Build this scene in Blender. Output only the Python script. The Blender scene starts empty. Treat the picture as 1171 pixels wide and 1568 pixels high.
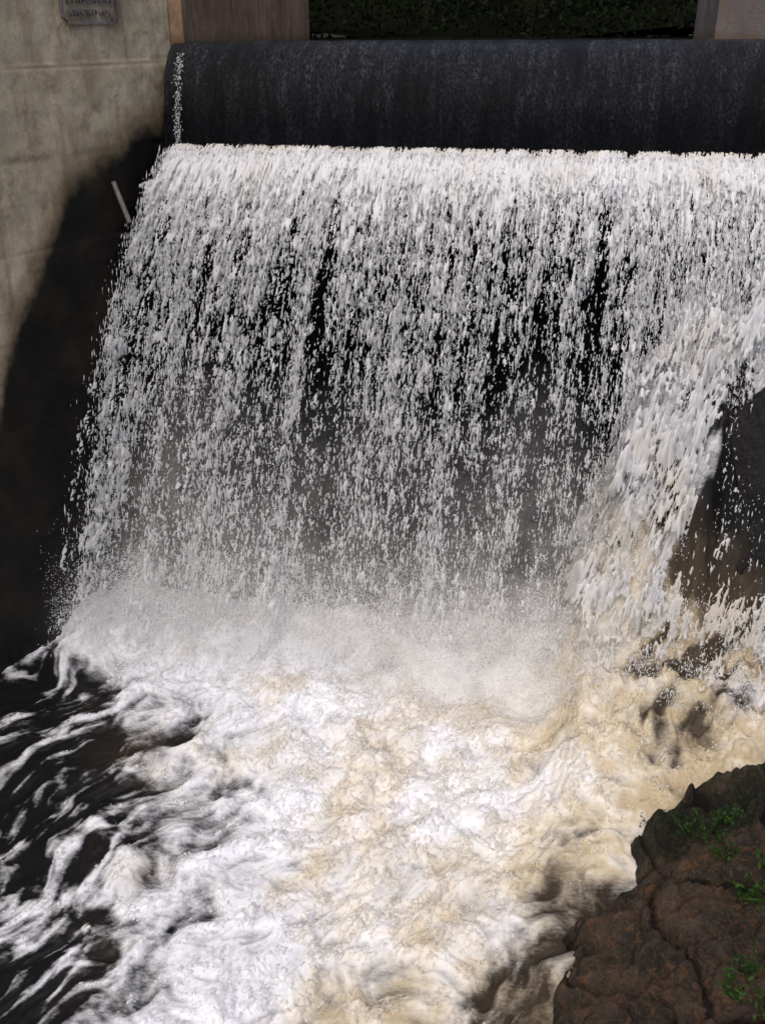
import bpy, bmesh, math, numpy as np
from mathutils import Vector, Matrix, Euler
rng=np.random.default_rng(7)
sc=bpy.context.scene
sc.view_settings.view_transform='Standard'; sc.view_settings.look='None'; sc.view_settings.exposure=0

# ---------------------------------------------------------------- noise
def hsh(xi,yi,seed):
    xi=xi.astype(np.int64)&0xffff; yi=yi.astype(np.int64)&0xffff
    h=(xi*374761393+yi*668265263+seed*974634777)&0xffffffff
    h=((h^(h>>13))*1274126177)&0xffffffff
    h=((h^(h>>15))*2246822519)&0xffffffff
    return ((h^(h>>16))&0xffffffff)/4294967296.0
def pn(x,y,seed=0):
    xi=np.floor(x);yi=np.floor(y);fx=x-xi;fy=y-yi
    def g(dx,dy):
        a=hsh(xi+dx,yi+dy,seed)*2*np.pi
        return np.cos(a)*(fx-dx)+np.sin(a)*(fy-dy)
    u=fx*fx*fx*(fx*(fx*6-15)+10);v=fy*fy*fy*(fy*(fy*6-15)+10)
    a=g(0,0)*(1-u)+g(1,0)*u; b=g(0,1)*(1-u)+g(1,1)*u
    return (a*(1-v)+b*v)*1.5
def fbm(x,y,seed=0,o=4,gain=.5):
    r=0;a=1;t=0
    for i in range(o):
        r=r+a*pn(x*2**i+i*17.3,y*2**i+i*9.1,seed+i);t+=a;a*=gain
    return r/t*1.5
def billow(x,y,seed=0,o=4):
    r=0;a=1;t=0
    for i in range(o):
        r=r+a*np.abs(pn(x*2**i+i*17.3,y*2**i+i*9.1,seed+i));t+=a;a*=.5
    return r/t*2-.5
def worley(x,y,seed=0):
    xi=np.floor(x);yi=np.floor(y)
    f1=np.full(x.shape,9.);f2=np.full(x.shape,9.);cid=np.zeros(x.shape);cx=np.zeros(x.shape);cy=np.zeros(x.shape)
    for i in(-1,0,1):
        for j in(-1,0,1):
            px=xi+i+hsh(xi+i,yi+j,seed);py=yi+j+hsh(xi+i,yi+j,seed+5)
            d=np.hypot(px-x,py-y);c=hsh(xi+i,yi+j,seed+9)
            m=d<f1
            f2=np.where(m,f1,np.minimum(f2,d));cid=np.where(m,c,cid);cx=np.where(m,px,cx);cy=np.where(m,py,cy);f1=np.where(m,d,f1)
    return f1,f2,cid,cx,cy
def ss(a,b,x):
    t=np.clip((x-a)/(b-a),0,1);return t*t*(3-2*t)

# ---------------------------------------------------------------- mesh helpers
def link(ob,parent=None):
    sc.collection.objects.link(ob)
    if parent: ob.parent=parent
    return ob
def raw_mesh(name,V,F,mat,parent=None,smooth=True,attrs=None):
    V=np.asarray(V,dtype=np.float32);F=np.asarray(F,dtype=np.int32)
    me=bpy.data.meshes.new(name);k=F.shape[1]
    me.vertices.add(len(V));me.vertices.foreach_set('co',V.ravel())
    me.loops.add(F.size);me.loops.foreach_set('vertex_index',F.ravel())
    me.polygons.add(len(F));me.polygons.foreach_set('loop_start',np.arange(0,F.size,k,dtype=np.int32))
    me.polygons.foreach_set('use_smooth',np.full(len(F),smooth))
    me.update(calc_edges=True)
    for n,a in (attrs or {}).items():
        at=me.attributes.new(n,'FLOAT','POINT');at.data.foreach_set('value',np.asarray(a,dtype=np.float32).ravel())
    me.materials.append(mat)
    return link(bpy.data.objects.new(name,me),parent)
def grid(name,P,mat,parent=None,attrs=None,smooth=True,keep=None):
    n,m=P.shape[:2];i=np.arange(n*m).reshape(n,m)
    F=np.stack([i[:-1,:-1],i[1:,:-1],i[1:,1:],i[:-1,1:]],-1)
    if keep is not None:
        F=F[keep[:-1,:-1]];used=np.unique(F);re=np.zeros(n*m,dtype=np.int64);re[used]=np.arange(len(used))
        return raw_mesh(name,P.reshape(-1,3)[used],re[F],mat,parent,smooth,{k:np.asarray(v).ravel()[used] for k,v in (attrs or {}).items()})
    return raw_mesh(name,P.reshape(-1,3),F.reshape(-1,4),mat,parent,smooth,attrs)
def empty(name):
    return link(bpy.data.objects.new(name,None))

# ---------------------------------------------------------------- node helper
class M:
    def __init__(s,name):
        s.m=bpy.data.materials.new(name);s.m.use_nodes=True;s.t=s.m.node_tree;s.t.nodes.clear()
        s.out=s.n('ShaderNodeOutputMaterial')
    def n(s,t,**k):
        nd=s.t.nodes.new(t)
        for a,b in k.items():setattr(nd,a,b)
        return nd
    def put(s,sock,v):
        if isinstance(v,bpy.types.NodeSocket):s.t.links.new(v,sock)
        elif v is not None:
            if isinstance(v,(tuple,list)) and len(v)==3 and sock.type=='RGBA':v=(*v,1)
            sock.default_value=v
    def attr(s,n):return s.n('ShaderNodeAttribute',attribute_name=n).outputs['Fac']
    def obj(s,scale=(1,1,1),rot=(0,0,0)):
        c=s.n('ShaderNodeTexCoord').outputs['Object'];mp=s.n('ShaderNodeMapping')
        s.put(mp.inputs['Vector'],c);mp.inputs['Scale'].default_value=scale;mp.inputs['Rotation'].default_value=rot
        return mp.outputs[0]
    def noise(s,v,sc=1,d=4,r=.55,dist=0):
        n=s.n('ShaderNodeTexNoise');s.put(n.inputs['Vector'],v);n.inputs['Scale'].default_value=sc
        n.inputs['Detail'].default_value=d;n.inputs['Roughness'].default_value=r;n.inputs['Distortion'].default_value=dist
        return n.outputs['Fac']
    def math(s,op,a,b=None,c=None,clamp=False):
        n=s.n('ShaderNodeMath',operation=op,use_clamp=clamp)
        for i,v in enumerate((a,b,c)):
            if v is not None:s.put(n.inputs[i],v)
        return n.outputs[0]
    def mr(s,v,a,b,c=0,d=1,smooth=True):
        n=s.n('ShaderNodeMapRange');n.interpolation_type='SMOOTHSTEP' if smooth else 'LINEAR'
        for i,x in enumerate((v,a,b,c,d)):s.put(n.inputs[i],x)
        return n.outputs[0]
    def mix(s,f,a,b,mode='MIX'):
        n=s.n('ShaderNodeMix',data_type='RGBA',blend_type=mode);s.put(n.inputs[0],f);s.put(n.inputs[6],a);s.put(n.inputs[7],b);return n.outputs[2]
    def bump(s,h,st=.5,d=.05,nrm=None):
        n=s.n('ShaderNodeBump');n.inputs['Strength'].default_value=st;n.inputs['Distance'].default_value=d;s.put(n.inputs['Height'],h)
        if nrm:s.put(n.inputs['Normal'],nrm)
        return n.outputs[0]
    def bsdf(s,col,rough=.5,nrm=None,alpha=None,spec=None):
        n=s.n('ShaderNodeBsdfPrincipled');s.put(n.inputs['Base Color'],col);s.put(n.inputs['Roughness'],rough)
        if nrm is not None:s.put(n.inputs['Normal'],nrm)
        if alpha is not None:s.put(n.inputs['Alpha'],alpha)
        if spec is not None:s.put(n.inputs['Specular IOR Level'],spec)
        return n.outputs[0]
    def done(s,sh):s.t.links.new(sh,s.out.inputs['Surface']);return s.m
    def ms(s,f,a,b):
        n=s.n('ShaderNodeMixShader');s.put(n.inputs[0],f);s.t.links.new(a,n.inputs[1]);s.t.links.new(b,n.inputs[2]);return n.outputs[0]

# ---------------------------------------------------------------- materials
def mat_concrete(name,cols,rust=.5,spec=.2):
    m=M(name);o=m.obj()
    big=m.noise(o,1.1,6,.62);fine=m.noise(o,28,5,.7);st=m.noise(m.obj((4,4,.8)),1.1,6,.65,.4)
    c=m.mix(m.mr(big,.35,.62),cols[0],cols[1])
    c=m.mix(m.mr(st,.46,.72,0,rust),c,cols[2])
    c=m.mix(m.mr(m.noise(o,3.2,6,.7),.5,.66,0,.5),c,(.17,.12,.07))
    c=m.mix(m.mr(fine,.3,.7,0,.35),c,m.mix(.5,c,(.05,.045,.035)))
    j=m.attr('joint');w=m.attr('wet')
    c=m.mix(j,c,(.085,.062,.04))
    wn=m.math('ADD',w,m.math('MULTIPLY',m.math('SUBTRACT',m.noise(o,5,5,.65),.5),.4))
    wm=m.mr(wn,.36,.70)
    c=m.mix(m.mr(wn,.0,.5,0,.7),c,(.10,.062,.027))
    c=m.mix(wm,c,m.mix(m.mr(big,.4,.7),(.005,.0045,.004),(.020,.015,.009)))
    b=m.bump(m.math('ADD',fine,m.math('MULTIPLY',big,2)),.5,.02)
    return m.done(m.bsdf(c,m.mr(wm,0,1,.85,.6),b,spec=spec))
wall_m=mat_concrete('weathered_concrete',((.56,.485,.36),(.39,.33,.235),(.21,.14,.075)),.6)
pier_m=mat_concrete('stained_pier_concrete',((.40,.26,.17),(.24,.155,.10),(.09,.06,.04)),.85)
pier2_m=mat_concrete('grey_pier_concrete',((.23,.20,.195),(.15,.13,.125),(.09,.075,.07)),.6)

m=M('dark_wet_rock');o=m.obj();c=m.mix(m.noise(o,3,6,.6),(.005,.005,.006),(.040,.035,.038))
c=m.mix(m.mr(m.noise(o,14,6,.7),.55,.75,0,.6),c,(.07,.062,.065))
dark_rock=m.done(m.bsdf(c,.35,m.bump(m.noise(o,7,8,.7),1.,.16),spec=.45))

m=M('dam_water_film');o=m.obj()
s1=m.noise(m.obj((11,1.8,2.)),1,6,.72,.5);s2=m.noise(m.obj((45,18,20)),1,4,.7);s3=m.noise(m.obj((3.,.8,.9)),1,4,.6)
grain=m.noise(m.obj((80,60,60)),1,2,.7)
k=m.math('MULTIPLY',m.mr(s1,.36,.72),m.mr(s2,.42,.68))
k=m.math('ADD',m.math('MULTIPLY',k,.6),m.math('MULTIPLY',m.mr(grain,.56,.74),.5))
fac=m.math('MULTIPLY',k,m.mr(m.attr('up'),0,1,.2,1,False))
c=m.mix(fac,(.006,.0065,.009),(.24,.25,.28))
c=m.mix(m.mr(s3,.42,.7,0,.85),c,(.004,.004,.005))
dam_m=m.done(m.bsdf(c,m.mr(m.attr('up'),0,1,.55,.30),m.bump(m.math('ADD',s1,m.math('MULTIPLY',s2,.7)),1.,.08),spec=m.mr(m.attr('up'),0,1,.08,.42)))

m=M('foaming_river_water');o=m.obj()
F=m.attr('foam');T=m.attr('tan')
f1=m.noise(m.obj((.7,1.3,1),(0,0,-1.07)),5,6,.62);f2=m.noise(m.obj((.6,1.4,1),(0,0,-1.07)),30,5,.75)
Fn=m.math('ADD',F,m.math('ADD',m.math('MULTIPLY',m.math('SUBTRACT',f1,.5),.8),m.math('MULTIPLY',m.math('SUBTRACT',f2,.5),.8)))
fm=m.mr(Fn,.0,.95)
Tn=m.mr(m.math('ADD',T,m.math('MULTIPLY',m.math('SUBTRACT',f1,.5),.8)),.05,.95)
foamc=m.mix(Tn,(.84,.85,.895),(.76,.68,.53))
foamc=m.mix(m.math('MULTIPLY',m.mr(m.math('ADD',f1,m.math('MULTIPLY',T,.25)),.54,.82),m.mr(T,.3,.9,0,.75)),foamc,(.42,.32,.18))
foamc=m.mix(m.mr(f2,.5,.70,0,.35),foamc,m.mix(Tn,(.50,.51,.55),(.46,.40,.30)))
dark=m.mix(T,(.009,.009,.010),(.06,.045,.03))
c=m.mix(fm,dark,foamc)
pool_m=m.done(m.bsdf(c,m.mr(fm,0,1,.35,.95),m.bump(f2,.16,.05),spec=.12))

m=M('white_spray');
d=m.n('ShaderNodeBsdfDiffuse');d.inputs[0].default_value=(.93,.935,.95,1)
t=m.n('ShaderNodeBsdfTranslucent');t.inputs[0].default_value=(.93,.935,.95,1)
spray_m=m.done(m.ms(.35,d.outputs[0],t.outputs[0]))
m=M('white_water');
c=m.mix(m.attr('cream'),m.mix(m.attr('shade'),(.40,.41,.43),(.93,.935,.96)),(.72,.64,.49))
d=m.n('ShaderNodeBsdfDiffuse');m.put(d.inputs[0],c)
t=m.n('ShaderNodeBsdfTranslucent');m.put(t.inputs[0],c)
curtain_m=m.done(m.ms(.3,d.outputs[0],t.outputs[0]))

def mist_mat(name,seed,amt):
    m=M(name);D=m.attr('dens');N=m.noise(m.obj((1.3,1.3,1.)),1.6,5,.6,.2);N2=m.noise(m.obj(),38,2,.7)
    al=m.math('MULTIPLY',m.math('MULTIPLY',m.math('MULTIPLY',D,m.mr(N,.3,.7,.5,1.15)),m.mr(N2,.3,.7,.65,1.25)),amt,clamp=True)
    d=m.n('ShaderNodeBsdfDiffuse');d.inputs[0].default_value=(.98,.975,.97,1)
    t=m.n('ShaderNodeBsdfTranslucent');t.inputs[0].default_value=(.98,.975,.97,1)
    u=m.n('ShaderNodeCombineXYZ');u.inputs[1].default_value=-.45;u.inputs[2].default_value=.89
    m.put(d.inputs['Normal'],u.outputs[0])
    sh=m.ms(.08,d.outputs[0],t.outputs[0]);tr=m.n('ShaderNodeBsdfTransparent')
    return m.done(m.ms(al,tr.outputs[0],sh))

m=M('brown_bank_rock');o=m.obj()
a=m.noise(o,2.2,6,.6);b=m.noise(o,26,7,.78);e=m.noise(o,9,5,.65,1.);g=m.noise(o,70,4,.7)
c=m.mix(m.mr(a,.35,.65),(.045,.036,.028),(.14,.095,.066))
c=m.mix(m.mr(e,.50,.64,0,.75),c,(.27,.13,.058))
c=m.mix(m.mr(b,.52,.70,0,.55),c,(.22,.21,.18))
c=m.mix(m.mr(b,.3,.49,.85,0),c,(.010,.009,.008))
c=m.mix(m.mr(g,.55,.75,0,.4),c,(.25,.23,.2))
mo=m.mr(m.math('ADD',m.attr('moss'),m.math('MULTIPLY',m.math('SUBTRACT',e,.5),1.)),.3,.8,0,.85)
c=m.mix(mo,c,m.mix(m.mr(b,.45,.65),(.010,.011,.009),(.035,.055,.015)))
c=m.mix(m.mr(m.attr('crack'),0,1,0,.85),c,(.004,.004,.003))
c=m.mix(m.attr('wetr'),c,(.006,.006,.006))
rock_m=m.done(m.bsdf(c,m.mr(m.attr('wetr'),0,1,.65,.3),m.bump(m.math('ADD',m.math('ADD',b,m.math('MULTIPLY',e,1.5)),m.math('MULTIPLY',g,.4)),1.,.09),spec=.3))

def leaf_mat(name,a,b):
    m=M(name);g=m.n('ShaderNodeNewGeometry').outputs['Random Per Island']
    c=m.mix(g,a,b);d=m.bsdf(c,.7,spec=.1);t=m.n('ShaderNodeBsdfTranslucent');m.put(t.inputs[0],c)
    return m.done(m.ms(.25,d,t.outputs[0]))
forest_m=leaf_mat('dark_foliage',(.001,.002,.001),(.014,.026,.006))
weed_m=leaf_mat('weed_leaves',(.018,.045,.01),(.06,.12,.025))
m=M('bark');bark_m=m.done(m.bsdf(m.mix(m.noise(m.obj((8,8,1)),2,5),(.006,.005,.004),(.02,.016,.012)),.9,spec=.1))
m=M('earth');earth_m=m.done(m.bsdf(m.mix(m.noise(m.obj(),.8,6),(.003,.004,.002),(.008,.008,.005)),.95,spec=.02))
m=M('reservoir');res_m=m.done(m.bsdf((.006,.006,.006),.2,m.bump(m.noise(m.obj((1,3,1)),3,4),.3,.03),spec=.2))
m=M('rusty_metal');pipe_m=m.done(m.bsdf(m.mix(m.noise(m.obj(),20,5),(.05,.04,.035),(.22,.21,.2)),.5))

# ---------------------------------------------------------------- concrete wing wall
WO=np.array([-5.15,11.9]);WD=np.array([-.342,-.94]);WN=np.array([.94,-.342])
JZ=[.1,1.03,1.96,2.89,3.85,4.80,5.74,6.64,7.75,8.7]
def wetline(s):return np.interp(s,[-1,0,.5,.9,1.4,1.9,2.24,2.6,3,3.6,5],[6.2,6.05,5.95,5.8,5.58,5.25,4.78,4.3,3.74,2.6,.5])
def wall_surface(name,s0,s1,z0,z1,off,mat,parent,res=.03,vj=()):
    S,Z=np.meshgrid(np.linspace(s0,s1,int((s1-s0)/res)),np.linspace(z0,z1,int((z1-z0)/res)),indexing='ij')
    jw=.002+.006*pn(S*3,Z*0)
    jt=np.zeros_like(S)
    for z in JZ: jt=np.maximum(jt,(1-np.clip((abs(Z-z+.012*pn(S*2,Z*0+z))-jw)/.025,0,1))*(1. if z==6.64 else .4+.4*pn(S*1.3,Z*0+z)))
    for s in vj: jt=np.maximum(jt,.5*(Z>6.64)*(1-np.clip((abs(S-s)-jw)/.025,0,1)))
    wl=wetline(S)+.12*fbm(S*2.0,Z*.5,3)
    wet=.5+(wl-Z)*1.15; wet=np.clip(wet,0,1)
    depth=off-.02*jt+.008*fbm(S*6,Z*6,8)+.02*fbm(S*1.5,Z*1.5,18)
    depth=depth+np.where(Z>6.64,-.05,0)
    X=WO[0]+WD[0]*S+WN[0]*depth;Y=WO[1]+WD[1]*S+WN[1]*depth
    return grid(name,np.stack([X,Y,Z],-1),mat,parent,{'joint':jt*.8,'wet':wet})
wall=empty('concrete_wing_wall')
wall_surface('wall_face',-.12,12,-.5,9.4,0,wall_m,wall,.03,vj=(.62,))
def wpt(s,d):return (WO[0]+WD[0]*s+WN[0]*d,WO[1]+WD[1]*s+WN[1]*d)
a=wpt(-.12,0);b=wpt(12,0);c_=wpt(12,-1.0);d_=wpt(-.12,-1.0)
raw_mesh('wall_coping',[(a[0],a[1],9.4),(b[0],b[1],9.4),(c_[0],c_[1],9.4),(d_[0],d_[1],9.4),(c_[0],c_[1],-.5),(d_[0],d_[1],-.5)],[(0,1,2,3),(3,2,4,5)],wall_m,wall,False)

pl=empty('inscribed_wall_plaque')
bm=bmesh.new()
ps0,ps1,pz0,pz1=.70,1.52,7.03,7.62;ch=.07
out=[(ps0+ch,pz0),(ps1-ch,pz0),(ps1-ch,pz0+ch*.6),(ps1,pz0+ch),(ps1,pz1-ch),(ps1-ch,pz1),(ps0+ch,pz1),(ps0,pz1-ch),(ps0,pz0+ch),(ps0+ch,pz0+ch*.6)]
cs=((ps0+ps1)/2,(pz0+pz1)/2)
inn=[(cs[0]+(s-cs[0])*.93,cs[1]+(z-cs[1])*.91) for s,z in out]
n=len(out)
R=[[bm.verts.new((*wpt(s,d),z)) for s,z in p] for p,d in((out,-.09),(out,-.02),(inn,-.02),(inn,-.09))]
for r in range(3):
    for i in range(n):bm.faces.new((R[r][i],R[r][(i+1)%n],R[r+1][(i+1)%n],R[r+1][i]))
me=bpy.data.meshes.new('frame');bm.to_mesh(me);bm.free();me.materials.append(pier2_m);link(bpy.data.objects.new('frame',me),pl)
ang=math.atan2(-WD[1],-WD[0])
for i,(t,sz) in enumerate((("RIVER POWER",.085),("HYDRO ELECTRIC",.075),("DEVELOPMENT",.085),("ERECTED 1921",.08))):
    cu=bpy.data.curves.new('inscription','FONT');cu.body=t;cu.size=sz*1.15;cu.align_x='CENTER';cu.extrude=.014
    ob=bpy.data.objects.new('inscription_line_%d'%(i+1),cu);link(ob,pl);cu.materials.append(pier2_m)
    x,y=wpt(cs[0],-.025);ob.location=(x,y,7.49-i*.125);ob.rotation_euler=(math.pi/2,0,ang)

p1=empty('concrete_pier')
def plate(name,P00,du,dv,nu,nv,mat,parent):
    u,v=np.meshgrid(np.linspace(0,1,nu),np.linspace(0,1,nv),indexing='ij')
    P=np.array(P00)+u[...,None]*np.array(du)+v[...,None]*np.array(dv)
    w=np.clip(.42-(P[...,2]-6.8)*2.2,0,1)
    return grid(name,P,mat,parent,{'joint':np.zeros_like(u),'wet':w})
plate('inner_face',(-4.98,12.05,5.0),(0,5.6,0),(0,0,4.6),60,60,pier_m,p1)
plate('front_face',(-5.35,12.05,5.0),(.37,0,0),(0,0,4.6),10,60,pier_m,p1)
plate('rear_face',(-4.98,17.65,5.0),(-1.4,0,0),(0,0,4.6),10,60,pier_m,p1)
plate('top_face',(-4.98,12.05,9.6),(-1.4,0,0),(0,5.6,0),10,20,pier_m,p1)
p2=empty('concrete_pier')
plate('front_face',(1.28,13.0,5.5),(1.4,0,0),(0,0,4.),30,60,pier2_m,p2)
plate('inner_face',(1.28,16.0,5.5),(0,-3.,0),(0,0,4.),30,60,pier2_m,p2)
plate('outer_face',(2.68,13.0,5.5),(0,3.,0),(0,0,4.),30,60,pier2_m,p2)
plate('top_face',(1.28,13.0,9.5),(1.4,0,0),(0,3,0),10,10,pier2_m,p2)

# ---------------------------------------------------------------- dam
prof=np.array([(13.2,6.72),(12.7,6.80),(12.35,6.84),(12.12,6.85),(11.93,6.80),(11.78,6.68),(11.66,6.48),(11.57,6.2),(11.50,5.9),(11.46,5.6),(11.5,5.3),(11.9,4.9),(12.1,3.5),(12.1,-.8)])
L=np.r_[0,np.cumsum(np.hypot(*np.diff(prof,axis=0).T))];q=np.linspace(0,L[-1],260)
py=np.interp(q,L,prof[:,0]);pz=np.interp(q,L,prof[:,1])
ker=np.ones(9)/9;py[4:-4]=np.convolve(py,ker,'valid');pz[4:-4]=np.convolve(pz,ker,'valid')
xs=np.linspace(-5.12,9,700);X,Yp=np.meshgrid(xs,py,indexing='ij');_,Zp=np.meshgrid(xs,pz,indexing='ij')
rp=.018*fbm(X*4,Zp*1.2,2)+.010*fbm(X*12,Zp*3,9)
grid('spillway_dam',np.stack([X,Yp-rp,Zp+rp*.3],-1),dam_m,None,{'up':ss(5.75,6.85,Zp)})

# ---------------------------------------------------------------- falling water
ZT=5.76
def traj(s,D,out=0.):
    t=(-3+np.sqrt(9+19.6*np.maximum(D,0)))/9.8
    y=11.40-2.2*t-out
    x=s-1.6*np.exp(-(s+5)/2.2)*(D/5.75)**.85
    return x,y,ZT-D
def dens(s,D,seed=0):
    w=.3*fbm(s*2.2,D*.9,seed+40,3)
    col=fbm(s*2.6+w*.4,D*.16,seed+1,3)
    col2=fbm(s*6+w*.5,D*.30,seed+6,3)
    fin=fbm(s*10+w,D*2.0+.5*np.sin(s*13),seed+2,4)
    base=np.interp(D,[0,.25,.6,1.1,1.8,2.6,3.5,4.6,5.75],[1.6,1.05,.64,.40,.30,.24,.22,.26,.40])
    rightd=.28*ss(.0,1.6,s)*ss(.3,1.5,D)+.12*ss(-3.6,-4.8,s)
    return base+.24*col+.46*col2*ss(.1,.6,D)+.46*fin+rightd
def ledge(x,y):
    x=x+.13*fbm(x*1.5+y*2.5,y*1.2,140,3)
    hl=np.interp(x,[-.2,.05,.29,.54,.89,1.3,1.8,2.6,5],[0,.12,.55,1.75,3.1,3.9,4.15,4.3,4.4])
    hf=np.interp(y,[5,6.5,7.2,8,9,9.6,10,10.6,11],[0,.05,.3,.55,1.0,2.1,3.1,4.1,4.4])
    k=.35;h=np.clip(.5+.5*(hf-hl)/k,0,1)
    return hf*(1-h)+hl*h-k*h*(1-h)
def darkzone(x,y,h):
    e=x-(.98+.2*h)+.30*fbm(x*2,y*2,24,3)
    up=ss(.8,1.5,h)*ss(3.9,3.4,h)*ss(-.1,.3,e)
    st=.5+.9*fbm((x*.8+y*.6)*1.2,(x*-.6+y*.8)*5,26,4)
    lo=ss(.45,.9,h)*ss(1.8,1.2,h)*ss(-.3,.2,x-.85)*ss(2.9,1.9,x)*np.clip(st,0,1)
    return np.maximum(up,lo*.85)
wf=empty('waterfall')
for i,(o,thr,ns,nd) in enumerate(((.0,.58,1050,430),(.14,.73,1000,380),(.30,.85,1000,380))):
    S,D=np.meshgrid(np.linspace(-5.12,5.2,ns),np.linspace(-.08,5.8,nd),indexing='ij')
    S=S+rng.uniform(-.005,.005,S.shape);D=D+rng.uniform(-.008,.008,S.shape)
    Dl=D+.08*fbm(S*4,S*0,77,5)+.03
    dn=dens(S,D,(0,30,60)[i])
    g1=fbm(S*34,D*5.5,91+i,2);g2=fbm(S*75,D*15,95+i,1)
    tot=dn+.62*g1+.36*g2
    x,y,z=traj(S,D,o*(.15+D*.3)+.05*ss(.0,.3,D)+.06*fbm(S*6,D*2.0,60+i)*ss(0,.5,D)+.035*g1*ss(-.1,.2,D))
    edge=ss(.0,.25+.05*i,S+5.08+.14*fbm(S*0,D*3,5)+.10*fbm(S*20,D*8,6))
    keep=(tot>thr)&(Dl+.06*g2>(.03,.10,.2)[i])&(edge>.3+.25*g2)&(z>ledge(x,y)-.05)
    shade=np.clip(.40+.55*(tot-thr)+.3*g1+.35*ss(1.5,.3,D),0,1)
    cream=np.clip(.6*ss(.14,.02,Dl)+.2*fbm(S*2,D*1,120,2)*ss(2,0,D),0,1)
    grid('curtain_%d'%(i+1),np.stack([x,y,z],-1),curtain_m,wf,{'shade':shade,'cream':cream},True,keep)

OF=np.array([(0,2,4),(2,1,4),(1,3,4),(3,0,4),(2,0,5),(1,2,5),(3,1,5),(0,3,5)])
def drops(name,C,R,Ax,mat,parent):
    n=len(C);A=Ax;ln=np.linalg.norm(A,axis=1,keepdims=True);W=A/ln
    h=np.where(abs(W[:,:1])<.8,np.array([[1.,0,0]]),np.array([[0,1.,0]]))
    U=np.cross(W,h);U/=np.linalg.norm(U,axis=1,keepdims=True);Vv=np.cross(W,U)
    th=rng.uniform(0,6.28,(n,1));U2=U*np.cos(th)+Vv*np.sin(th);V2=-U*np.sin(th)+Vv*np.cos(th)
    rr=R[:,None]
    P=np.stack([C+U2*rr,C-U2*rr,C+V2*rr,C-V2*rr,C+A,C-A],1)
    Fs=OF[None]+(np.arange(n)*6)[:,None,None]
    return raw_mesh(name,P.reshape(-1,3),Fs.reshape(-1,3),mat,parent,True)
N=600000
S=rng.uniform(-5.12,5.0,N);D=rng.uniform(0.05,5.8,N)
dn=dens(S,D)
acc=rng.uniform(0,1,N)<ss(.05,1.0,dn)*.38
acc&=(S>-5.05+.07*rng.normal(size=N)*(.3+D*.4))
S=S[acc];D=D[acc];n=len(S)
ofs=np.abs(rng.normal(0,1,n))*(.03+.06*D)
x,y,z=traj(S,D,ofs);x=x+rng.normal(0,.01+.012*D,n)
keep=(z>ledge(x,y)-.05)
x,y,z,D=x[keep],y[keep],z[keep],D[keep];n=len(x)
R=rng.lognormal(math.log(.004),.4,n).clip(.002,.01)
v=np.stack([rng.normal(0,.2,n)-.25,np.full(n,-2.2)+rng.normal(0,.4,n),-(3+1.4*np.sqrt(9.8*D))],1);v/=np.linalg.norm(v,axis=1,keepdims=True)
drops('falling_drops',np.stack([x,y,z],1),R,v*(R*rng.uniform(2,10.,n))[:,None],spray_m,wf)
n=380
q=rng.uniform(0,1,n);zz=6.72-1.0*q;yy=np.interp(-zz,-prof[4:11,1],prof[4:11,0])-.03
R=rng.uniform(.002,.006,n);v=np.tile([0,-.25,-1.],(n,1))
drops('edge_trickle',np.stack([-4.93+rng.normal(0,.025,n),yy,zz],1),R,v*(R*2.5)[:,None],spray_m,wf)

# ---------------------------------------------------------------- river pool
xbk=[-14,0,4,5,6.7,8,9.2,9.8,12];xbv=[-2.8,-2.9,-3.1,-3.3,-3.75,-4.8,-6.6,-7.4,-7.6]
RB_y=[0.5,2,3.5,4.74,5.7,6.38,7.06,7.27,8.0,8.8,10.5];RB_x=[-.6,-.5,-.3,.09,.39,.76,1.06,1.65,2.2,3.6,4.6]
def pool(X,Y):
    XB=np.interp(Y,xbk,xbv)
    wx=fbm(X*.7,Y*.7,11,3)*.35;wy=fbm(X*.7+5,Y*.7+3,12,3)*.35
    fx,fy=-.48,-.88
    A=(X+wx)*fx+(Y+wy)*fy;B=(X+wx)*(-fy)+(Y+wy)*fx
    big=fbm(A*.55,B*1.0,21,4);med=fbm(A*1.8,B*3.0,22,5);sm=fbm(A*5.5,B*8,23,3)
    C=np.clip((X-XB)/1.5,-.75,1.)
    dr=np.interp(Y,RB_y,RB_x)-X
    nr=ss(1.1,.1,dr)*ss(7.1,6.,Y)
    L_=ledge(X,Y)
    ld=darkzone(X,Y,L_)
    foam=.36+.57*C+.50*big+.55*med+.30*sm-.8*nr
    wisp=1-np.abs(fbm(A*.9+3,B*2.6,29,4))*3.2
    foam=foam+ss(.3,-.6,X-XB)*(.30*med+.55*np.clip(wisp,-.3,1)-.12)
    foam+=.50*ss(8.0,9.2,Y)*ss(-.5,.5,X-XB)+.4*np.exp(-((X+1.6)/1.4)**2-((Y-7.9)/1.7)**2)
    foam=foam-2.0*ld-1.5*ss(1.2,2.,L_)
    foam-=1.6*ss(10.0,10.4,Y)*ss(.6,.2,L_)
    tan=.52*ss(-3.4,.3,X+.35*(Y-6))+.25*ss(.1,.6,L_)*ss(9.8,8.8,Y)+.60*fbm(X*.9+3,Y*.9,31,5)+.12-.3*ss(8.4,9.6,Y)*ss(1,-.5,X)-.6*ss(1.3,2.5,L_)-.3*np.exp(-((X+1.4)/1.)**2-((Y-8)/1.)**2)-.1*nr
    tan=tan*ss(-1.2,.2,X-XB)
    turb=.3+.7*ss(-1.2,.8,X-XB)
    H=(.10*big+.06*med+.02*sm)*turb+.02*med
    H+=.20*ss(8.7,9.6,Y)*ss(10.6,9.8,Y)*(1+fbm(X*1.8,Y*1.2,44,3))*ss(-.6,.6,X-XB)
    H=H+L_+ (.16*fbm(X*3,Y*2.2,45,4)+.05*billow(X*2.2+Y,Y*1.4,48,4))*ss(.2,.8,L_)
    H-=.25*ss(0,1.,-(dr))
    return H,foam,np.clip(tan,0,1)
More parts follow.
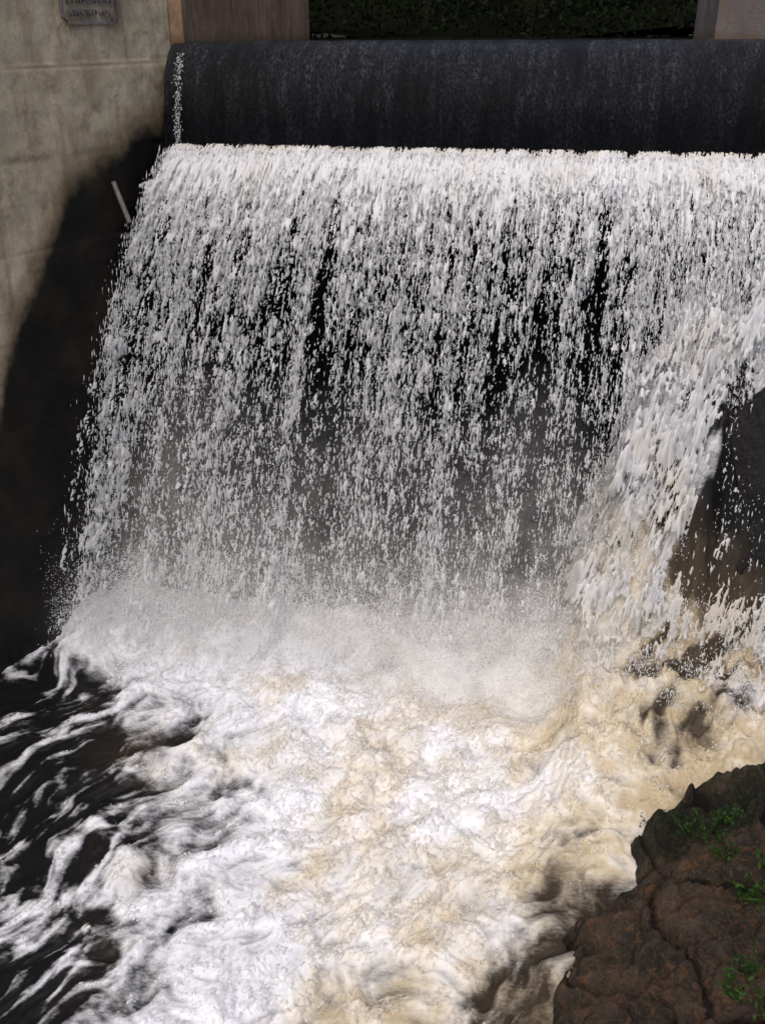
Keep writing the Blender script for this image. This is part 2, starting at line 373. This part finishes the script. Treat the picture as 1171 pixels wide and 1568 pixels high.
xs=np.r_[np.linspace(-16,-7.6,60)[:-1],np.linspace(-7.6,3.4,860),np.linspace(3.4,9,60)[1:]]
ys=np.r_[np.linspace(-14,3.2,80)[:-1],np.linspace(3.2,11.6,680)]
X,Y=np.meshgrid(xs,ys,indexing='ij')
H,foam,tan=pool(X,Y)
grid('river_water',np.stack([X,Y,H],-1),pool_m,None,{'foam':foam,'tan':tan})
# froth standing up from the foam
X,Y=np.meshgrid(np.linspace(-7.3,2.6,880),np.linspace(3.3,9.5,560),indexing='ij')
X=X+rng.uniform(-.005,.005,X.shape);Y=Y+rng.uniform(-.005,.005,X.shape)
H,foam,tan=pool(X,Y)
fx,fy=-.48,-.88;A=X*fx+Y*fy;B=-X*fy+Y*fx
g=fbm(A*3,B*5,170,4);g1=fbm(A*12,B*26,175,3);g2=fbm(A*34,B*55,178,1)
tot=.5*np.clip(foam,-1,1.1)+.5*g+.5*g1+.3*g2-.9*ss(.3,.0,np.interp(Y,RB_y,RB_x)-X)-.5*ss(.6,.1,foam)
keep=tot>.62
shade=np.clip(.8+.35*g1,0,1);cream=np.clip(tan*.95+.1*g,0,.95)
grid('river_froth',np.stack([X,Y,H+.012+.04*np.clip(tot-.6,0,.6)+.012*g1],-1),curtain_m,None,{'shade':shade,'cream':cream},True,keep)

# broken white water tumbling over the ledge
for i,(of,thr) in enumerate(((.04,.16),(.13,.46),(.26,.74))):
    X,Y=np.meshgrid(np.linspace(-.35,3.4,460),np.linspace(7.9,11.05,640),indexing='ij')
    X=X+rng.uniform(-.004,.004,X.shape)
    h=ledge(X,Y)
    dk=darkzone(X,Y,h)
    dx=X-h*.28
    g=fbm(dx*6,h*1.5+Y*1.8,150+i,5);g1=fbm(dx*32,h*7+Y*6,155+i,2);g2=fbm(dx*4.5,h*.8,158+i,3)
    tot=.70*ss(.25,1.1,h)-1.05*dk+.95*g+.6*g1+.5*g2+.25*ss(3.2,4,h)-.7*ss(.9,.2,h)-.8*ss(9.2,8.3,Y)
    z=h+of*(1+1.1*g2)+.04*g1+.09*g
    keep=(tot>thr)&(h>.2)
    shade=np.clip(.5+.6*(tot-thr)*.5+.35*g1,0,1);cream=np.clip(.32*ss(3.2,1.2,h)+.4*fbm(X*2,h*1.2,160,3)+.05,0,1)
    grid('cascade_%d'%(i+1),np.stack([X-of*.7,Y-of*.6,z],-1),curtain_m,wf,{'shade':shade,'cream':cream},True,keep)

sp=empty('splash_spray')
n=100000
bx=rng.uniform(-6.9,.9,n);by=9.4+rng.normal(0,.45,n);bz=.1+np.abs(rng.normal(0,.40,n))*(1+1.2*fbm(bx*2,by*0,55,3))
k=bx>np.interp(by,xbk,xbv)-.1
R=rng.uniform(.002,.006,n);v=rng.normal(0,1,(n,3))
drops('base_splash',np.stack([bx,by,bz],1)[k],R[k],(v*R[:,None])[k],spray_m,sp)
n=130000
bx=rng.uniform(-.4,3.4,n);by=rng.uniform(8.2,11.0,n);h=ledge(bx,by)
dk=darkzone(bx,by,h)
k=rng.uniform(0,1,n)<(.8-.7*dk)*ss(.1,1.2,h)*ss(-.3,.5,fbm(bx*4,by*4,66,3))
off=np.abs(rng.normal(0,.16,n))+.2*np.maximum(0,fbm(bx*3,by*3,67,3))
R=rng.uniform(.002,.006,n);v=rng.normal(0,.4,(n,3))+np.array([-.5,-.6,-1.2])
drops('cascade_splash',np.stack([bx-off*.7,by-off*.5,h+off],1)[k],R[k],(v*(R*1.6)[:,None])[k],spray_m,sp)

mist=empty('spray_mist')
U,V=np.meshgrid(np.linspace(0,1,140),np.linspace(0,1,70),indexing='ij')
for i,(yb,lean,ht,amt,xa,xb,x1) in enumerate(((8.5,.7,2.3,.75,-6.5,-5.9,1.2),(9.4,.6,3.9,.55,-6.7,-5.3,1.9))):
    x0=xa+(xb-xa)*V
    x=x0+(x1-x0)*U;z=-.1+ht*V;y=yb+lean*V+.15*fbm(U*4,V*1,80+i,2)-(.35*ss(.4,.9,U) if i==0 else 0)
    top=1-.3*np.clip(fbm(U*4,U*0,85+i,3)+.25,0,1)
    lat=(.45+.85*ss(.4,.8,U)) if i==0 else (.5+.5*ss(.55,.9,U)+.4*ss(.35,.1,U))
    d=np.clip(1-V/top,0,1)**1.2*ss(0,.2,U)*ss(1,.8,U)*lat*ss(.0,(.35,.08)[i],V)
    grid('mist_%d'%(i+1),np.stack([x,y,z],-1),mist_mat('spray_mist_%d'%i,i,amt),mist,{'dens':d})

# ---------------------------------------------------------------- bank rock
X,Y=np.meshgrid(np.linspace(-1.6,4.6,520),np.linspace(1.2,9.4,680),indexing='ij')
xw=X+.20*fbm(X*1.5,Y*1.5,71,5);yw=Y+.20*fbm(X*1.5,Y*1.5,72,5)
d=xw-np.interp(yw,RB_y,RB_x)
f1,f2,cid,cx,cy=worley(xw*1.1+yw*.3,yw*.95-xw*.2,5)
g1,g2,gid,gx,gy=worley(xw*3.2,yw*2.6+xw*.8,6)
k1,k2,kid,kx,ky=worley(xw*8+yw,yw*7,16)
H=-.7+1.55*(1-np.exp(-np.maximum(d+.12,0)/.34))-1.2*ss(0,-.4,d)+.16*np.maximum(d,0)
H+=(cid-.5)*.4*ss(-.1,.5,d)-.16*f1**2*ss(0,.5,d)+((xw*1.1-cx)*.16+(yw*.95-cy)*.12)*ss(0,.6,d)*(cid*2-.6)
H+=(gid-.5)*.11*ss(0,.4,d)-.06*g1**2+((xw*3.2-gx)*.04*(gid-.5)*2)*ss(0,.4,d)+(kid-.5)*.03-.03*k1**2
cr=np.maximum(ss(.06,.0,f2-f1),.45*ss(.05,.0,g2-g1))
H-=.10*ss(.12,0,f2-f1)+.04*ss(.10,0,g2-g1)
H+=.07*fbm(X*2.5,Y*2.5,73,5)+.05*fbm(X*8,Y*8,74,5)
H+=.35*ss(6.4,7.,Y)*ss(0,.4,d)*ss(9,7.6,Y)
moss=ss(6.0,6.7,Y)*.8+.6*fbm(X*1.3,Y*1.3,75,4)
wetr=ss(.25,.0,d+.1*fbm(X*3,Y*3,76,3))*.9
grid('bank_rock',np.stack([X,Y,H],-1),rock_m,None,{'crack':cr,'moss':np.clip(moss,0,1),'wetr':wetr})
RH=H;RX=X[:,0];RY=Y[0]
def rockz(x,y):return RH[int(np.clip(np.searchsorted(RX,x),0,len(RX)-1)),int(np.clip(np.searchsorted(RY,y),0,len(RY)-1))]

def boulder(name,c,r,mat,seed,parent=None,sub=6):
    bm=bmesh.new();bmesh.ops.create_icosphere(bm,subdivisions=sub,radius=1)
    V=np.array([v.co[:] for v in bm.verts]);
    g=np.random.default_rng(seed)
    for k in range(14):
        nn=g.normal(size=3);nn/=np.linalg.norm(nn);dd=g.uniform(.62,.92);pr=V@nn;V=V-np.maximum(pr-dd,0)[:,None]*nn*.8
    rr=1+.16*fbm(V[:,0]*3+V[:,2]*2+seed,V[:,1]*3-V[:,2],seed,6)
    V=V*rr[:,None]*np.array(r)+np.array(c)
    for v,p in zip(bm.verts,V):v.co=p
    me=bpy.data.meshes.new(name);bm.to_mesh(me);bm.free();me.materials.append(mat)
    for p in me.polygons:p.use_smooth=True
    return link(bpy.data.objects.new(name,me),parent)
rk=empty('dark_rock_bank')  # dark wet rocks at the foot of the wing wall
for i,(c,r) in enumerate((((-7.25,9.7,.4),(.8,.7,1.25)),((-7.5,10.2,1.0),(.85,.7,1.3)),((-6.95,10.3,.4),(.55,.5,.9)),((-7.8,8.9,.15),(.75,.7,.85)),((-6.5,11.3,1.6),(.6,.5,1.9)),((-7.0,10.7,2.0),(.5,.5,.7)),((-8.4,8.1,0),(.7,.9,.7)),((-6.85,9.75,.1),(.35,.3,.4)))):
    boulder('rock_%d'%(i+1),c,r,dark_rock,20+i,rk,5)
boulder('river_boulder',(2.15,9.95,2.75),(.55,.4,.85),dark_rock,51)
boulder('river_boulder',(2.1,9.7,1.75),(.6,.35,.6),dark_rock,53)
boulder('river_boulder',(1.55,9.35,1.05),(.38,.28,.32),dark_rock,54)

pp=empty('drain_pipe')
x,y=wpt(1.1,.02)
bm=bmesh.new()
bmesh.ops.create_cone(bm,cap_ends=False,segments=20,radius1=.03,radius2=.03,depth=.5)
bmesh.ops.create_cone(bm,cap_ends=False,segments=20,radius1=.023,radius2=.023,depth=.5)
me=bpy.data.meshes.new('pipe');bm.to_mesh(me);bm.free();me.materials.append(pipe_m)
ob=link(bpy.data.objects.new('pipe',me),pp);ob.location=(x+.08,y-.1,5.15)
ob.rotation_euler=Vector((.45,-.25,-1)).to_track_quat('Z','Y').to_euler()

# ---------------------------------------------------------------- foliage
def leaves(name,C,size,mat,parent=None):
    n=len(C);a=rng.normal(size=(n,3));a/=np.linalg.norm(a,axis=1,keepdims=True)
    b=np.cross(a,rng.normal(size=(n,3)));b/=np.linalg.norm(b,axis=1,keepdims=True)
    s=size[:,None]
    P=np.stack([C-a*s,C+b*s*.45,C+a*s,C-b*s*.45],1)
    F=np.arange(n*4).reshape(n,4)
    return raw_mesh(name,P.reshape(-1,3),F,mat,parent,False)
fo=empty('forest_treeline')
pts=[];tv=[];tf=[]
for i in range(46):
    tx=rng.uniform(-26,22);ty=rng.uniform(23,36);h=rng.uniform(7,12)
    b0=len(tv)
    for k,(zz,r) in enumerate(((6.3,.22),(8.5,.17),(6.5+h*.9,.05))):
        for a in range(8):tv.append((tx+r*math.cos(a*.785)+.15*k,ty+r*math.sin(a*.785),zz))
    for k in range(2):
        for a in range(8):tf.append((b0+k*8+a,b0+k*8+(a+1)%8,b0+(k+1)*8+(a+1)%8,b0+(k+1)*8+a))
    for c in range(30):
        zf=rng.uniform(.0,1);rad=(1-.6*zf)*2.6
        c0=np.array([tx+rng.normal(0,rad*.5),ty+rng.normal(0,rad*.5),6.6+zf*h])
        pts.append(c0+rng.normal(0,1,(45,3))*np.array([.6,.6,.35]))
for c in range(420):
    c0=np.array([rng.uniform(-24,20),rng.uniform(21.5,24.5),6.8+rng.uniform(0,1.6)]);pts.append(c0+rng.normal(0,1,(60,3))*np.array([.45,.4,.3]))
pts=np.concatenate(pts);leaves('foliage',pts,rng.uniform(.04,.10,len(pts)),forest_m,fo)
raw_mesh('trunks',tv,tf,bark_m,fo)

def weed(c,n,spread,sz):
    e=empty('weed_plant');x,y=c;z=rockz(x,y)
    C=[];sv=[];sf=[]
    for k in range(n):
        a=rng.uniform(0,6.28);r=spread*rng.uniform(.2,1);tip=np.array([x+r*math.cos(a),y+r*math.sin(a),z+spread*rng.uniform(.5,1.1)])
        base=np.array([x,y,z-.02])
        i0=len(sv);w=np.array([.004,.002,0]);sv+= [base-w,base+w,tip+w*.4,tip-w*.4];sf.append((i0,i0+1,i0+2,i0+3))
        for f in np.linspace(.45,1,5):
            for q in range(2):C.append(base+(tip-base)*f+rng.normal(0,sz*.7,3))
    leaves('leaves',np.array(C),rng.uniform(.6,1.2,len(C))*sz,weed_m,e)
    raw_mesh('stems',sv,sf,weed_m,e,False)
for c,n,s,z in (((1.12,6.95),8,.13,.02),((1.35,6.55),12,.18,.018),((1.5,6.4),16,.22,.02),((1.7,6.6),14,.16,.018),((1.6,6.2),14,.16,.018),((1.95,5.85),18,.22,.035),((1.75,5.7),14,.18,.03),((1.6,4.95),14,.2,.02),((1.75,4.65),16,.2,.028),((1.45,4.7),12,.16,.022),((1.85,4.95),14,.18,.022),((2.3,6.4),10,.18,.03)):weed(c,n,s,z)

# ---------------------------------------------------------------- terrain
def sheet(name,x0,x1,y0,y1,zf,mat,n=40):
    X,Y=np.meshgrid(np.linspace(x0,x1,n),np.linspace(y0,y1,n),indexing='ij')
    return grid(name,np.stack([X,Y,zf(X,Y)],-1),mat,None)
sheet('ground',-400,400,-400,400,lambda X,Y:X*0-1.0,earth_m)
sheet('reservoir_water',-30,30,13.15,24,lambda X,Y:X*0+6.76,res_m)
sheet('forest_bank',-200,200,22,222,lambda X,Y:6.9+22*ss(26,60,Y)+.5*fbm(X*.2,Y*.2,90,3),earth_m,140)
c1=wpt(-.12,-1.0);c2=wpt(12,-1.0)
raw_mesh('river_bank',[(c1[0],c1[1],9.2),(c2[0],c2[1],9.2),(-60,c2[1],9.6),(-60,22.5,9.6),(-6.4,22.5,8.8),(-6.4,12,9.2)],[(0,1,2,3),(0,3,4,5)],earth_m,None,False)

# ---------------------------------------------------------------- light
w=bpy.data.worlds.new('World');sc.world=w;w.use_nodes=True
nt=w.node_tree;bg=nt.nodes['Background'];sky=nt.nodes.new('ShaderNodeTexSky');sky.sky_type='NISHITA';sky.sun_disc=False
EL,AZ=60,190
sky.sun_elevation=math.radians(EL);sky.sun_rotation=math.radians(AZ);sky.air_density=1.0;sky.dust_density=5
nt.links.new(sky.outputs[0],bg.inputs[0]);bg.inputs[1].default_value=.145
sl=bpy.data.lights.new('sun','SUN');sl.energy=.95;sl.angle=math.radians(60);sl.color=(1,.95,.87)
so=link(bpy.data.objects.new('sun',sl))
dirv=Vector((math.sin(math.radians(AZ))*math.cos(math.radians(EL)),math.cos(math.radians(AZ))*math.cos(math.radians(EL)),math.sin(math.radians(EL))))
so.rotation_euler=dirv.to_track_quat('Z','Y').to_euler()

# ---------------------------------------------------------------- camera
cd=bpy.data.cameras.new('camera');cd.sensor_fit='VERTICAL';cd.sensor_height=24;cd.lens=22.09;cd.clip_end=1500;cd.clip_start=.05
co=link(bpy.data.objects.new('camera',cd));co.location=(0,0,7.0)
R=Matrix.Rotation(math.radians(12),4,'Z')@Matrix.Rotation(math.radians(90-27.3),4,'X')@Matrix.Rotation(math.radians(-.4),4,'Z')
co.rotation_euler=R.to_euler();sc.camera=co
